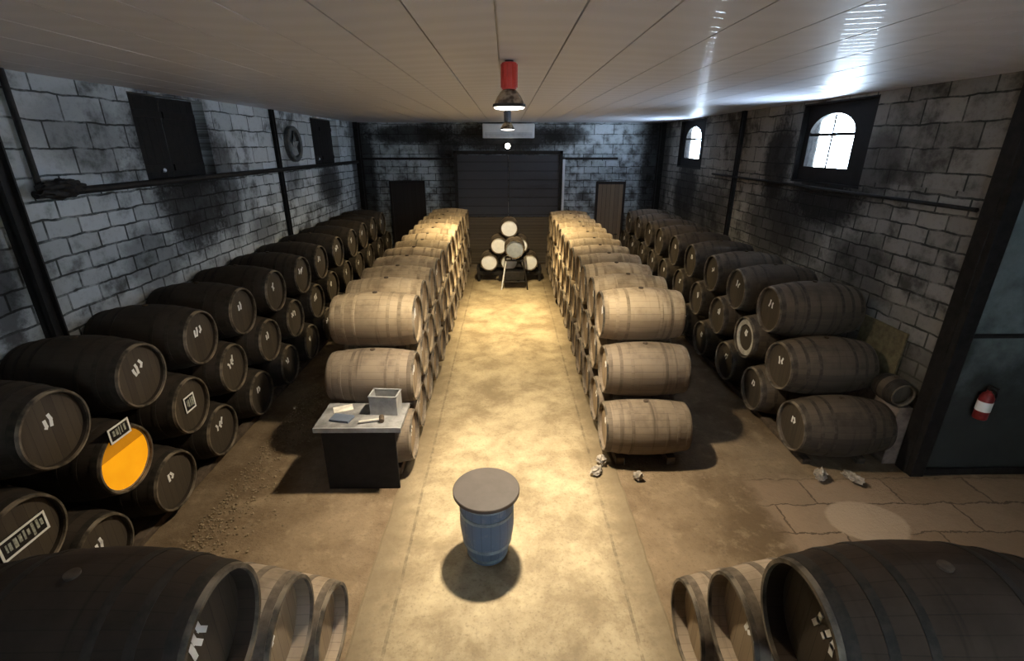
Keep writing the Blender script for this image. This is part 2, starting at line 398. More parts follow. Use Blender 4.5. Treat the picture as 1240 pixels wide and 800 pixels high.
# worn concrete aisle, edges slightly ragged
bm = bmesh.new(); n = 120; rows = []
for i in range(n + 1):
    y = -3.5 + (YB - .2 + 3.5) * i / n
    xs = (-1.42 + random.uniform(-.012, .012), 1.50 + random.uniform(-.012, .012))
    rows.append([bm.verts.new((xs[0], y, .0)), bm.verts.new((xs[0] + .02, y, .006)), bm.verts.new((xs[1] - .02, y, .006)), bm.verts.new((xs[1], y, .0))])
for a, b in zip(rows, rows[1:]):
    for k in range(3): bm.faces.new((a[k], a[k + 1], b[k + 1], b[k]))
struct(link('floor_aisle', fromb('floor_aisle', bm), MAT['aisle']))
# ceiling: long flat panels with dark joints, on a backing sheet
bm = bmesh.new(); x = -5.55 - .06 + .01
x = -.06 - .51 * 11
while x < XBAY + .3:
    box(bm, x + .006, x + .504, YF - .3, YB + .3, ZC, ZC + .03); x += .51
box(bm, -5.7, XBAY + .4, YF - .35, YB + .35, ZC + .03, ZC + .12)
struct(link('ceiling', fromb('ceiling', bm), MAT['ceiling']))

# right windows: black frame with an arched light, transom, mullion and pane
def arch(w_, hb, rise, n=20):
    pts = [(-w_ / 2, 0), (w_ / 2, 0), (w_ / 2, hb)]
    for i in range(1, n): a = PI * i / n; pts.append((w_ / 2 * math.cos(a), hb + rise * math.sin(a)))
    pts.append((-w_ / 2, hb)); return pts
for k, (a, b, z0, z1) in enumerate(RWIN):
    wn = bpy.data.objects.new('window_%d' % (k + 1), None); COL.objects.link(wn); struct(wn)
    yc = 8.83 if k == 0 else 15.3
    wn.location = (XR + .13, yc, 3.79)
    # plate local x -> world -y, local y -> world z
    rot = (PI / 2, 0, -PI / 2)
    AR = arch(1.22, .54, .33)
    outer = [(yc - b, z0 - 3.79), (yc - a, z0 - 3.79), (yc - a, z1 - 3.79), (yc - b, z1 - 3.79)]
    curve_plate('window_frame', [outer, AR], .07, MAT['blackwood'], wn, (0, 0, 0), rot)
    curve_plate('pane', [arch(1.24, .54, .34)], .006, MAT['glass'], wn, (.012, 0, 0), rot)
    mbox('transom', (-.02, .02, -.62, .62, .51, .56), MAT['blackwood'], wn)
    mbox('mullion', (-.012, .012, -.012, .012, 0, .85), MAT['iron'], wn)
    # soot-black lining of the recess
    bm = bmesh.new()
    box(bm, -.13, .2, a - yc, a - yc + .03, z0 - 3.79, z1 - 3.79); box(bm, -.13, .2, b - yc - .03, b - yc, z0 - 3.79, z1 - 3.79)
    box(bm, -.135, .2, a - yc, b - yc, z0 - 3.79, z0 - 3.76); box(bm, -.135, .2, a - yc, b - yc, z1 - 3.82, z1 - 3.79)
    link('reveal', fromb('reveal', bm), MAT['blackwood'], wn)
# left windows: closed black shutters with a slit of daylight above
for k, (a, b, z0, z1) in enumerate(LWIN):
    wn = bpy.data.objects.new('window_%d' % (k + 3), None); COL.objects.link(wn); struct(wn)
    yc = (a + b) / 2; wn.location = (XL - .2, yc, z0)
    for s in (-1, 1):
        bm = bmesh.new(); w2 = (b - a) / 2
        y0, y1 = (-w2 + .004, -.003) if s < 0 else (.003, w2 - .004)
        nb = 5; h = z1 - z0 - (.003 if s > 0 and k == 0 else .001)
        for q in range(nb): box(bm, -.02, .02, y0 + (y1 - y0) * q / nb + .001, y0 + (y1 - y0) * (q + 1) / nb - .001, .002, h, .004)
        box(bm, .02, .045, y0 + .03, y1 - .03, .15, .25, .004); box(bm, .02, .045, y0 + .03, y1 - .03, h - .3, h - .2, .004)
        link('shutter', fromb('shutter', bm), MAT['blackwood'], wn)
    bm = bmesh.new(); lathe(bm, [(0, .0), (0, .03), (.03, .03), (.045, .02), (.045, 0)], 'x', 16, (.02, -(b - a) * .14, .17))
    link('glint_knob', fromb('glint_knob', bm, True), MAT['white_metal'], wn)  # white knob standing in for a pinhole glint of daylight

# steel columns, corner pier, pipes and ledges (setting)
trim_n = 0
def trim(bm, mat='iron', smooth=False):
    global trim_n; trim_n += 1
    return struct(link('trim_%d' % trim_n, fromb('trim', bm, smooth), MAT[mat]))
def col_bm(x, y, s=.18, d=.14):
    bm = bmesh.new(); f = 1 if x < 0 else -1
    x0, x1 = sorted((x, x + f * d))
    box(bm, x0, x1, y - s / 2, y - s / 2 + .02, 0, ZC); box(bm, x0, x1, y + s / 2 - .02, y + s / 2, 0, ZC)
    box(bm, x0 + (x1 - x0) * .4, x0 + (x1 - x0) * .6, y - s / 2, y + s / 2, 0, ZC)
    box(bm, x0 - 0, x1, y - s / 2 - .04, y + s / 2 + .04, 0, .03)
    return bm
trim(col_bm(XL, 5.16, .16, .13)); trim(col_bm(XL, 11.6, .12, .08)); trim(col_bm(XR, 11.9, .12, .08))
trim(col_bm(XL, 17.82, .3, .16)); trim(col_bm(XR, 17.82, .3, .16))
bm = bmesh.new(); box(bm, XR - .03, XR + .15, YC - .10, YC - .002, 0, ZC, .01); box(bm, XR - .04, XR - .001, YC - .02, YC + .16, 0, ZC, .01); trim(bm)
bm = bmesh.new(); box(bm, XR + .15, XR + WT + .002, YC - .024, YC - .001, 0, ZC); struct(link('wall_jamb', fromb('wall_jamb', bm), MAT['wall_bay']))
bm = bmesh.new(); box(bm, XR + .16, XBAY, YC - .06, YC - .026, 0, .10, .006); trim(bm)                           # dark skirting in the bay
bm = bmesh.new(); box(bm, XR + .16, XBAY, YC - .06, YC - .026, 1.98, 2.03, .006); trim(bm)                           # rail in the bay
bm = bmesh.new(); tube(bm, [(XL + .07, 5.46, 3.65), (XL + .07, 17.6, 3.63)], .045, 12); trim(bm, smooth=True)
bm = bmesh.new(); tube(bm, [(XL + .05, 5.56, 3.66), (XL + .05, 5.56, ZC)], .032, 12); trim(bm, smooth=True)
bm = bmesh.new(); tube(bm, [(XR - .05, 5.6, 3.46), (XR - .05, 13.2, 3.46)], .025, 10); trim(bm, smooth=True)
bm = bmesh.new(); box(bm, XL, -1.7, YB - .10, YB, 3.68, 3.76, .01); trim(bm)
bm = bmesh.new(); box(bm, 1.95, 3.9, YB - .10, YB, 3.68, 3.76, .01); trim(bm)

# back doors
def plank_mat(name, c1, c2, vertical=True, pitch=.14):
    t = NT(name); x, y, z = t.xyz(t.obj()); a, b = (x, z) if vertical else (z, x)
    p = t.M('DIVIDE', a, pitch); wn = t.n('ShaderNodeTexWhiteNoise', noise_dimensions='1D'); t.l(t.M('FLOOR', p), wn.inputs['W'])
    g = t.noise(t.comb(t.M('MULTIPLY', a, 30), t.M('MULTIPLY', b, 2), 0), 1, 4)
    cr = t.M('LESS_THAN', t.M('FRACT', p), .07)
    col = t.mix(t.M('ADD', t.M('MULTIPLY', wn.outputs[0], .5), t.M('MULTIPLY', g, .5)), c1, c2)
    col = t.mix(t.M('MULTIPLY', cr, .8), col, (.01, .008, .006))
    t.bump(t.M('SUBTRACT', g, cr), .5, .01); return t.fin(col, .7)
MAT['gate_up'] = plank_mat('charcoal_gate_boards', (.045, .047, .055), (.07, .072, .082), False, .3)
MAT['gate_low'] = plank_mat('brown_gate_slats', (.09, .072, .05), (.15, .12, .085), False, .11)
MAT['door_brown'] = plank_mat('brown_door_boards', (.16, .11, .07), (.28, .20, .13), True, .15)
MAT['door_dark'] = plank_mat('dark_door_boards', (.020, .015, .014), (.034, .026, .023), True, .15)
g = bpy.data.objects.new('door_1', None); COL.objects.link(g); struct(g); g.location = (.07, YB, 0)
for s in (-1, 1):
    x0, x1 = (-1.78, -.012) if s < 0 else (.012, 1.78)
    mbox('gate_board', (x0, x1, -.10, -.03, 1.74, 3.84), MAT['gate_up'], g, .006)
    mbox('gate_slat', (x0, x1, -.11, -.03, .03, 1.72), MAT['gate_low'], g, .006)
    bm = bmesh.new(); tube(bm, [(s * .12, -.10, 1.25), (s * .12, -.16, 1.27), (s * .12, -.16, 1.5), (s * .12, -.10, 1.52)], .012); link('door_handle', fromb('door_handle', bm, True), MAT['iron'], g)
bm = bmesh.new(); box(bm, -1.9, -1.78, -.14, 0, 0, 3.98, .01); box(bm, 1.78, 1.9, -.14, 0, 0, 3.98, .01); box(bm, -1.9, 1.9, -.14, 0, 3.86, 3.98, .01); link('door_frame', fromb('door_frame', bm), MAT['iron'], g)
def small_door(k, xa, xb, zt, mat):
    g = bpy.data.objects.new('door_%d' % k, None); COL.objects.link(g); struct(g); g.location = ((xa + xb) / 2, YB, 0); hw = (xb - xa) / 2
    mbox('door_panel', (-hw + .07, hw - .07, -.07, -.02, .02, zt - .08), mat, g, .006)
    bm = bmesh.new(); box(bm, -hw, -hw + .08, -.10, 0, 0, zt, .01); box(bm, hw - .08, hw, -.10, 0, 0, zt, .01); box(bm, -hw, hw, -.10, 0, zt - .09, zt, .01); link('door_frame', fromb('door_frame', bm), MAT['door_dark'], g)
    bm = bmesh.new(); tube(bm, [(hw - .2, -.07, 1.1), (hw - .2, -.13, 1.1), (hw - .32, -.13, 1.1)], .012); link('door_handle', fromb('door_handle', bm, True), MAT['iron'], g)
small_door(2, -4.15, -2.9, 2.98, MAT['door_dark']); small_door(3, 3.2, 4.25, 2.95, MAT['door_brown'])
mbox_o = mbox('trim_99', (1.98, 2.06, YB - .12, YB, 1.0, 3.7), MAT['white_metal'], None, .01); trim_n += 1; mbox_o.name = 'trim_%d' % trim_n; struct(mbox_o)

# ------------------------------------------------------------------ barrels
def radius(x, L, rb, rh):
    q = 2 * x / L; return rb - (rb - rh) * (abs(q) ** 1.9)
class Kind:
    pass
def chalk_mesh(v):
    """a few quick chalk strokes in the head plane (local y right, z up as seen from outside)"""
    rnd = random.Random(v); bm = bmesh.new(); w0 = .012
    w0 = .03; strokes = []          # the chalk cannot be read: short thick smudged strokes
    for k in range(2 if v % 3 else 3):
        cx, cz = -.05 + k * .055 + rnd.uniform(-.008, .008), -.012 + k * .012
        pts = [(cx + rnd.uniform(-.02, .02), cz + rnd.uniform(.015, .045) - .07 * q / 2) for q in range(3)]
        strokes.append(pts)
    for st in strokes:
        for (a, b), (c, d) in zip(st, st[1:]):
            dv = Vector((c - a, d - b)); L_ = dv.length or 1e-4; nx, ny = -dv.y / L_ * w0 / 2, dv.x / L_ * w0 / 2
            ex, ey = dv.x / L_ * w0 * .4, dv.y / L_ * w0 * .4
            q = [(a + nx - ex, b + ny - ey), (c + nx + ex, d + ny + ey), (c - nx + ex, d - ny + ey), (a - nx - ex, b - ny - ey)]
            f1 = [bm.verts.new((.003, yy, zz)) for yy, zz in q]; f0 = [bm.verts.new((0, yy, zz)) for yy, zz in q]
            bm.faces.new(f1); bm.faces.new(f0[::-1])
            for i in range(4): bm.faces.new((f1[i], f0[i], f0[(i + 1) % 4], f1[(i + 1) % 4]))
    return fromb('chalk_mark', bm)
CHALK = [chalk_mesh(i * 17 + 5) for i in range(16)]
for m_ in CHALK: m_.materials.append(MAT['chalk'])
HEAD_IN = .065
def make_kind(L, rb, rh, wood, headm, hoopm, seg=44, chimed=.022, HEAD_IN=.065):
    k = Kind(); k.L, k.rb, k.rh, k.inn = L, rb, rh, HEAD_IN; h = L / 2
    bm = bmesh.new(); prof = [(-h + HEAD_IN, 0), (-h + HEAD_IN, rh - chimed), (-h + .004, rh - chimed + .006), (-h, rh - .004)]
    n = 18
    for i in range(n + 1):
        x = -h + .004 + (L - .008) * i / n; prof.append((x, radius(x, L, rb, rh)))
    prof += [(h, rh - .004), (h - .004, rh - chimed + .006), (h - HEAD_IN, rh - chimed), (h - HEAD_IN, 0)]
    lathe(bm, prof, 'x', seg); k.body = fromb('staves', bm, True, 40); k.body.materials.append(MAT[wood])
    bm = bmesh.new(); lathe(bm, [(h - HEAD_IN - .0, 0), (h - HEAD_IN, rh - chimed + .004), (h - HEAD_IN + .012, rh - chimed - .001), (h - HEAD_IN + .016, rh - chimed - .02), (h - HEAD_IN + .016, 0)], 'x', seg)
    k.head = fromb('head', bm, True, 30); k.head.materials.append(MAT[headm])
    k.hoops = []
    for pos, wd in ((.455, .055), (.33, .045), (.20, .042)):
        bm = bmesh.new(); a, b = pos * L - wd / 2, pos * L + wd / 2
        if b > h - .006: b = h - .006
        ra, rbb = radius(a, L, rb, rh), radius(b, L, rb, rh)
        lathe(bm, [(a, ra - .002), (a, ra + .0035), ((a + b) / 2, (ra + rbb) / 2 + .006), (b, rbb + .0035), (b, rbb - .002)], 'x', seg, closed=True)
        me = fromb('hoop', bm, True, 50); me.materials.append(MAT[hoopm]); k.hoops.append(me)
    bm = bmesh.new(); lathe(bm, [(h - .026, radius(h - .026, L, rb, rh) + .002), (h + .0015, rh + .0012), (h + .0015, rh - chimed + .005), (h - .02, rh - chimed + .003)], 'x', seg, closed=True)
    k.rim = fromb('chime_rim', bm, True, 50); k.rim.materials.append(MAT['rim_pale'])
    bm = bmesh.new(); lathe(bm, [(rb - .03, 0), (rb - .03, .03), (rb + .012, .034), (rb + .016, .028), (rb + .016, 0)], 'z', 16)
    k.bung = fromb('bung', bm, True); k.bung.materials.append(MAT['cork'])
    return k
K_TAN = make_kind(1.14, .389, .33, 'tan', 'head_tan', 'tan')
K_BROWN = make_kind(1.14, .389, .33, 'brown', 'head_tan', 'brown')
K_DARK = make_kind(1.22, .428, .338, 'dark', 'head_dark', 'hoop')
MAT['hoop_olive'] = simple('grimy_hoop_iron', (.062, .048, .034), .8, .05, var=.5, scale=10)
K_OLIVE = make_kind(1.24, .428, .338, 'olive', 'head_dark', 'hoop_olive')
K_FORE = make_kind(1.24, .428, .338, 'umber', 'head_dark', 'hoop', 56, .026, .125)
K_RUSSET = make_kind(1.24, .428, .338, 'russet', 'head_tan', 'hoop_brown', 56, .026, .125)
K_PALE = make_kind(.92, .30, .262, 'brown', 'head_white', 'hoop')
K_GREY = make_kind(.80, .31, .275, 'brown', 'head_grey', 'hoop')
ORD = ['nearest', 'second', 'third', 'fourth', 'fifth', 'sixth', 'seventh', 'eighth', 'ninth', 'tenth', 'eleventh', 'twelfth', 'thirteenth', 'fourteenth', 'fifteenth', 'sixteenth']
def barrel(kind, xhead, y, zc, facing, label, group, mark=True, mark_pos=(0, .085), jitter=1, scale=1, name='barrel', hoops=True):
    """facing +1: marked head looks to +x, head face at xhead"""
    j = jitter
    xh = xhead + random.uniform(-.025, .025) * j
    cx = xh - facing * kind.L / 2
    rz = (0 if facing > 0 else PI) + R(random.uniform(-1.2, 1.2)) * j
    t = thing(name, label, 'barrel', (cx, y, zc - kind.rb), rz, group)
    z = kind.rb
    link('staves', kind.body, None, t, (0, 0, z))
    link('head', kind.head, None, t, (0, 0, z)); link('head', kind.head, None, t, (0, 0, z), (0, 0, PI))
    for me in kind.hoops:
        link('hoop', me, None, t, (0, 0, z)); link('hoop', me, None, t, (0, 0, z), (0, 0, PI))
    link('chime_rim', kind.rim, None, t, (0, 0, z))
    link('bung', kind.bung, None, t, (0, 0, z))
    if mark:
        link('chalk_mark', random.choice(CHALK), None, t, (kind.L / 2 - kind.inn + .0155, mark_pos[0], z + mark_pos[1]), (random.uniform(-.35, .35), 0, 0))
    return t
def rowname(i, n): return ORD[i] + (' from the camera' if i else ' the camera')
def stack(kindf, xhead, facing, tiers, s, where, look, group, skip=()):
    out = {}
    for ti, (y0, n, zc) in enumerate(tiers):
        tn = ('bottom', 'middle', 'top')[ti]
        for i in range(n):
            lab = '%s barrel %s in %s tier %s' % (look(ti, i), rowname(i, n), tn, where)
            out[ti, i] = barrel(kindf(ti, i), xhead, y0 + s * i, zc, facing, lab, group)
    return out
A = stack(lambda t, i: K_DARK, -3.87, 1, [(2.58, 14, .50), (3.12, 13, 1.18), (3.655, 12, 1.86)], 1.07,
          'of the left wall stack', lambda t, i: 'black-brown', 'barrels stacked along the left wall')
D = stack(lambda t, i: K_OLIVE, 3.92, -1, [(5.80, 11, .50), (6.35, 10, 1.17), (6.90, 9, 1.84)], 1.1,
          'of the right wall stack', lambda t, i: 'dark brown', 'barrels stacked along the right wall')
midk = lambda t, i: K_BROWN if (t == 0 or (t == 1 and i == 0)) else K_TAN  # bottom tiers and first middle barrel get the darker oak
B = stack(midk, -1.26, 1, [(5.62, 15, .51), (6.02, 14, 1.195), (6.42, 13, 1.875)], .8,
          'left of the aisle', lambda t, i: 'dusty brown' if midk(t, i) is K_BROWN else 'dusty tan', 'barrels stacked left of the aisle')
C = stack(midk, 1.34, -1, [(5.80, 14, .51), (6.20, 13, 1.195), (6.60, 12, 1.875)], .8,
          'right of the aisle', lambda t, i: 'dusty brown' if midk(t, i) is K_BROWN else 'dusty tan', 'barrels stacked right of the aisle')
for sx, xh, side in ((1, -1.40, 'left'), (-1, 1.45, 'right')):
    for ti, (ys, zc) in enumerate((((2.82, 1.72, .62), .5), ((2.27, 1.17), 1.18), ((1.72,), 1.86))):
        for i, y in enumerate(ys):
            nm = ('bottom', 'middle', 'top')[ti]
            lab = ('big dark barrel filling the bottom %s corner of the photo' % side) if ti == 2 else \
                  '%s barrel %s in %s tier of the %s foreground stack' % ('brown', ('farthest' if i == 0 else ORD[i] + ' farthest') + ' from the camera', nm, side)
            barrel(K_FORE if ti == 2 else K_RUSSET, xh, y, zc, sx, lab, 'barrels in the %s foreground stack' % side, mark_pos=(-.05 * sx, .06), jitter=.3)

# bearers: long timbers under each stack, stone chocks at the fronts
def bearer(x, y0, y1, h, label):
    bm = bmesh.new(); box(bm, -.06, .06, y0, y1, 0, h, .012)
    o = link('bearer', fromb('bearer', bm), MAT['timber'], None, (x, 0, 0)); return tag(o, label, 'timber', 'timber bearers under the barrel stacks')
def zin(kind, dx): return (.51 if kind is K_TAN else .5) - radius(dx, kind.L, kind.rb, kind.rh)
for (kind, xc, y0, y1, nm) in ((K_DARK, -3.87 - .61, 2.3, 16.9, 'left wall stack'), (K_OLIVE, 3.92 + .62, 5.6, 17.1, 'right wall stack'),
                               (K_TAN, -1.26 - .57, 5.42, 17.0, 'stack left of the aisle'), (K_TAN, 1.34 + .57, 5.6, 16.4, 'stack right of the aisle'),
                               (K_OLIVE, -1.40 - .62, .4, 3.0, 'left foreground stack'), (K_OLIVE, 1.45 + .62, .4, 3.0, 'right foreground stack')):
    for s, sn in ((-1, 'left'), (1, 'right')):
        dx = kind.L * .31
        bearer(xc + s * dx, y0, y1, zin(kind, dx - .09) - .012, 'long timber under the %s ends of the %s barrels' % (sn, nm))
# bigger stacks keep a second glance: signs, amber display head, lid ring
def sign(parent, kind, y, z, w_, h_, proud=0.0):
    """white-framed dark plate on the marked head (head looks along local +x)"""
    px = kind.L / 2 - HEAD_IN + .017 + proud
    bm = bmesh.new(); box(bm, px, px + .012, -w_ / 2, w_ / 2, -h_ / 2, h_ / 2, .002)
    p = link('sign', fromb('sign', bm), MAT['iron'], parent, (0, y, kind.rb + z))
    bm = bmesh.new(); f = .018
    for a in ((-w_ / 2, w_ / 2, h_ / 2 - f, h_ / 2), (-w_ / 2, w_ / 2, -h_ / 2, -h_ / 2 + f), (-w_ / 2, -w_ / 2 + f, -h_ / 2 + f, h_ / 2 - f), (w_ / 2 - f, w_ / 2, -h_ / 2 + f, h_ / 2 - f)):
        box(bm, px + .012, px + .017, *a)
    link('sign_frame', fromb('sign_frame', bm), MAT['chalk'], p)
    rnd = random.Random(w_); bm = bmesh.new(); x = -w_ / 2 + .05
    while x < w_ / 2 - .05:     # worn pale strokes: the lettering cannot be read
        hh = rnd.uniform(.2, .34) * h_; sw = rnd.uniform(.012, .03)
        box(bm, px + .012, px + .0145, x, x + sw, -hh * rnd.uniform(.4, 1), hh); x += sw + rnd.uniform(.01, .02)
    link('lettering', fromb('lettering', bm), MAT['label_grey'], p)
MAT['label_grey'] = simple('worn_pale_lettering', (.42, .43, .36), .8, var=.5, scale=40)
def drop(o, name):
    for c in list(o.children):
        if c.name.split('.')[0] == name: bpy.data.objects.remove(c)
b = A[1, 0]; drop(b, 'chalk_mark'); sign(b, K_DARK, .0, .02, .40, .18); b['label'] = 'black-brown barrel with the large white-framed sign, at the far left edge'
b = A[1, 2]; drop(b, 'chalk_mark'); sign(b, K_DARK, .0, .03, .20, .20); b['label'] = 'black-brown barrel with a small square white-framed sign on its head'
# the display barrel: amber glass head lit from inside
b = A[1, 1]; b['label'] = 'barrel with a glowing amber glass head, low in the left wall stack'; drop(b, 'chalk_mark'); b.name = 'display_barrel'
heads = [c for c in b.children if c.name.startswith('head')]
for c in heads:
    if abs(c.rotation_euler.z) < .1: bpy.data.objects.remove(c)
def amber(name, c, e):
    t = NT(name); f = t.noise(t.obj(), 5, 4)
    col = t.mix(t.ss(f, .3, .7), tuple(k * .8 for k in c), c)
    t.put(t.b.inputs['Emission Color'], col); t.b.inputs['Emission Strength'].default_value = e
    return t.fin(tuple(k * .6 for k in c), .25, 0, .5)
MAT['amber'] = amber('lit_amber_wine', (1, .40, .010), .72); MAT['amber_dark'] = amber('lit_amber_above_wine', (.62, .24, .01), .55)
rr = K_DARK.rh - .02; zl = .10; hx = K_DARK.L / 2 - HEAD_IN + .03
def seg_disc(name, up, mat, parent):
    bm = bmesh.new(); a0 = math.asin(zl / rr); n = 40
    aa = [a0 + (PI - 2 * a0) * i / n for i in range(n + 1)] if up else [PI - a0 + (PI + 2 * a0) * i / n for i in range(n + 1)]
    f1 = [bm.verts.new((hx, rr * math.cos(a), rr * math.sin(a))) for a in aa]; f0 = [bm.verts.new((hx - .03, rr * math.cos(a), rr * math.sin(a))) for a in aa]
    bm.faces.new(f1); bm.faces.new(f0[::-1])
    for i in range(len(aa)): j = (i + 1) % len(aa); bm.faces.new((f1[i], f0[i], f0[j], f1[j]))
    return link(name, fromb(name, bm), mat, parent)
gh = seg_disc('glass_head', False, MAT['amber'], b); gh.location = (0, 0, K_DARK.rb)
seg_disc('wine_surface', True, MAT['amber_dark'], gh)
p = mlathe('head_ring', [(hx - .01, rr - .012), (hx + .008, rr - .012), (hx + .008, rr + .014), (hx - .01, rr + .014)], MAT['hoop_dusty'], b, 'x', (0, 0, K_DARK.rb), 44, True)
sign(b, K_DARK, -.03, .345, .26, .16, HEAD_IN)

# pale ringed head in the right stack
b = D[1, 1]; mlathe('head_ring', [(K_OLIVE.L / 2 - .03, .22), (K_OLIVE.L / 2 - .03, .30), (K_OLIVE.L / 2 - .05, .30), (K_OLIVE.L / 2 - .05, .22)], simple('pale_head_ring', (.50, .46, .39), .8, var=.3), b, 'x', (0, 0, K_OLIVE.rb), 40, True)
b['label'] = 'barrel with a pale ring round its head in the right wall stack'

# ------------------------------------------------------------------ pendant lamps
def bulb_mat():
    t = NT('lit_lamp_glass'); t.put(t.b.inputs['Emission Color'], (1, .93, .8)); t.b.inputs['Emission Strength'].default_value = 14
    return t.fin((.9, .9, .85), .3)
MAT['bulb'] = bulb_mat()
MAT['red'] = simple('red_enamel', (.62, .06, .04), .4, var=.12)
MAT['blue_grey'] = simple('blue_grey_enamel', (.10, .12, .16), .4, var=.15)
def smoky():
    t = NT('smoky_reflector'); f = t.ss(t.noise(t.obj(), 11, 2), .35, .65)
    t.fin(t.mix(f, (.10, .075, .055), (.55, .46, .36)), .18, .6, .5); return t.m
MAT['smoky'] = smoky()
def lamp(x, y, ztop, house, label, watts, spread, colr):
    t = thing('pendant_lamp', label, 'lamp', (x, y, ztop), 0)
    mlathe('ceiling_cup', [(0, 0), (0, .04), (-.012, .04), (-.016, .02), (-.02, 0)], MAT['iron'], t)
    mlathe('housing', [(-.016, 0), (-.016, .058), (-.022, .070), (-.235, .070), (-.24, .062), (-.24, 0)], house, t)
    for i in range(10):
        a = 2 * PI * i / 10; bm = bmesh.new(); box(bm, .069, .078, -.004, .004, -.225, -.03, 0, Matrix.Rotation(a, 3, 'Z'), Vector((0, 0, -.13)))
        link('cooling_fin', fromb('cooling_fin', bm), house, t)
    mlathe('reflector', [(-.238, .05), (-.245, .064), (-.265, .085), (-.305, .115), (-.35, .137), (-.385, .147), (-.395, .155), (-.395, .149), (-.38, .141), (-.35, .131), (-.305, .109), (-.265, .079), (-.245, .05)], MAT['smoky'], t, closed=True)
    mlathe('rim_band', [(-.365, .147), (-.365, .154), (-.39, .158), (-.39, .150)], MAT['iron'], t, closed=True)
    mlathe('bulb', [(-.35, 0), (-.35, .125), (-.392, .145), (-.405, .132), (-.413, .08), (-.416, 0)], MAT['bulb'], t)
    for wt, sp in ((watts * .95, spread), (watts * .31, 84)):      # wide spill and the tighter beam of the reflector
        l = bpy.data.lights.new('lamp_light', 'SPOT'); l.energy = wt; l.color = colr; l.spot_size = R(sp); l.spot_blend = 1.0; l.shadow_soft_size = .12
        o = bpy.data.objects.new('lamp_light', l); COL.objects.link(o); o.parent = t; o.location = (0, 0, -.44)
    return t
lamp(0.03, 5.05, ZC, MAT['red'], 'pendant lamp with red housing and smoky reflector above the aisle', LAMP_W[0], 147, LAMP_COL)
lamp(0.03, 11.75, ZC, MAT['blue_grey'], 'blue-grey pendant lamp at the far end of the aisle', LAMP_W[1], 164, (1, .80, .46))

# ------------------------------------------------------------------ back end: air unit, bulkhead light, small barrels
t = thing('air_unit', 'white wall-mounted air unit above the dark back gate', 'air conditioner', (.08, YB - .03, 4.38))
mbox('cabinet', (-.88, .88, -.28, 0, 0, .46), MAT['white_metal'], t, .03)
bm = bmesh.new()
for i in range(4): box(bm, -.80, .80, -.292, -.279, .05 + i * .035, .065 + i * .035, .003)
link('air_slot', fromb('air_slot', bm), simple('grey_slots', (.35, .38, .42), .5), t)
t = thing('bulkhead_light', 'small glowing round wall light under the white air unit', 'light', (.05, YB, 4.13))
mlathe('base', [(0, 0), (0, .12), (-.04, .12), (-.05, .10), (-.05, 0)], MAT['iron'], t, 'y')
mlathe('globe', [(-.05, 0), (-.05, .09), (-.08, .075), (-.105, .04), (-.12, 0)], simple('x', (.9, .9, .9)) if 0 else MAT['bulb'], t, 'y')

YW = 15.2
wl = {0: ['small white-headed barrel at the bottom left of the little pyramid', 'small white-headed barrel at the bottom centre of the little pyramid', 'small white-headed barrel at the bottom right of the little pyramid'],
      1: ['small white-headed barrel at the middle left of the little pyramid', 'small white-headed barrel at the middle right of the little pyramid'],
      2: ['small white-headed barrel on the very top of the little pyramid']}
for tier in range(3):
    for i in range(3 - tier):
        o = barrel(K_PALE, 0, 0, 0, 1, wl[tier][i], 'small white-headed barrels at the end of the aisle', mark=False, jitter=0)
        o.rotation_euler.z = -PI / 2
        o.location = (.08 + (i - (2 - tier) / 2) * .64, YW + K_PALE.L / 2, .66 + tier * .535 - K_PALE.rb)
        o.name = 'small_barrel'
t = thing('barrel_stand', 'dark low cradle carrying the pyramid of small white-headed barrels', 'stand', (.08, YW, 0))
for yy in (.2, .7):
    bm = bmesh.new(); box(bm, -1.05, 1.05, yy - .04, yy + .04, .22, .345, .01); link('beam', fromb('beam', bm), MAT['iron'], t)
for xx in (-.98, .98, -.3, .3):
    for yy in (.2, .7): mbox('leg', (xx - .04, xx + .04, yy - .04, yy + .04, 0, .22), MAT['iron'], t)
for xx in (-1.0, 1.0): mbox('wedge', (xx - .05, xx + .05, .16, .74, .345, .45), MAT['iron'], t)
# grey-headed cask on its own tall trestle in front
YG = 14.25
t = thing('trestle', 'dark steel trestle under the grey-headed cask in front of the pyramid', 'stand', (.24, YG, 0))
for sx in (-1, 1):
    for sy in (.12, .62): mtube('leg', [(sx * .40, sy, 0), (sx * .26, sy, .92)], .022, MAT['white_metal' if sx < 0 and sy < .2 else 'iron'], t)
bm = bmesh.new()
for sy in (.12, .62): tube(bm, [(-.28, sy, .915), (.28, sy, .915)], .026)
for sx in (-1, 1): tube(bm, [(sx * .10, .08, .932), (sx * .10, .66, .932)], .024)
link('cradle', fromb('cradle', bm, True), MAT['iron'], t)
mbox('drip_box', (-.30, .30, .16, .58, .28, .56), MAT['iron'], t, .015)
for sy in (.12, .62): mtube('crossbar', [(-.36, sy, .26), (.36, sy, .26)], .018, MAT['iron'], t)
o = barrel(K_GREY, 0, 0, 0, 1, 'grey-headed cask on a trestle in front of the little pyramid', None, mark=False, jitter=0)
o.rotation_euler.z = -PI / 2; o.location = (.24, YG + K_GREY.L / 2, .96); o.name = 'small_cask'

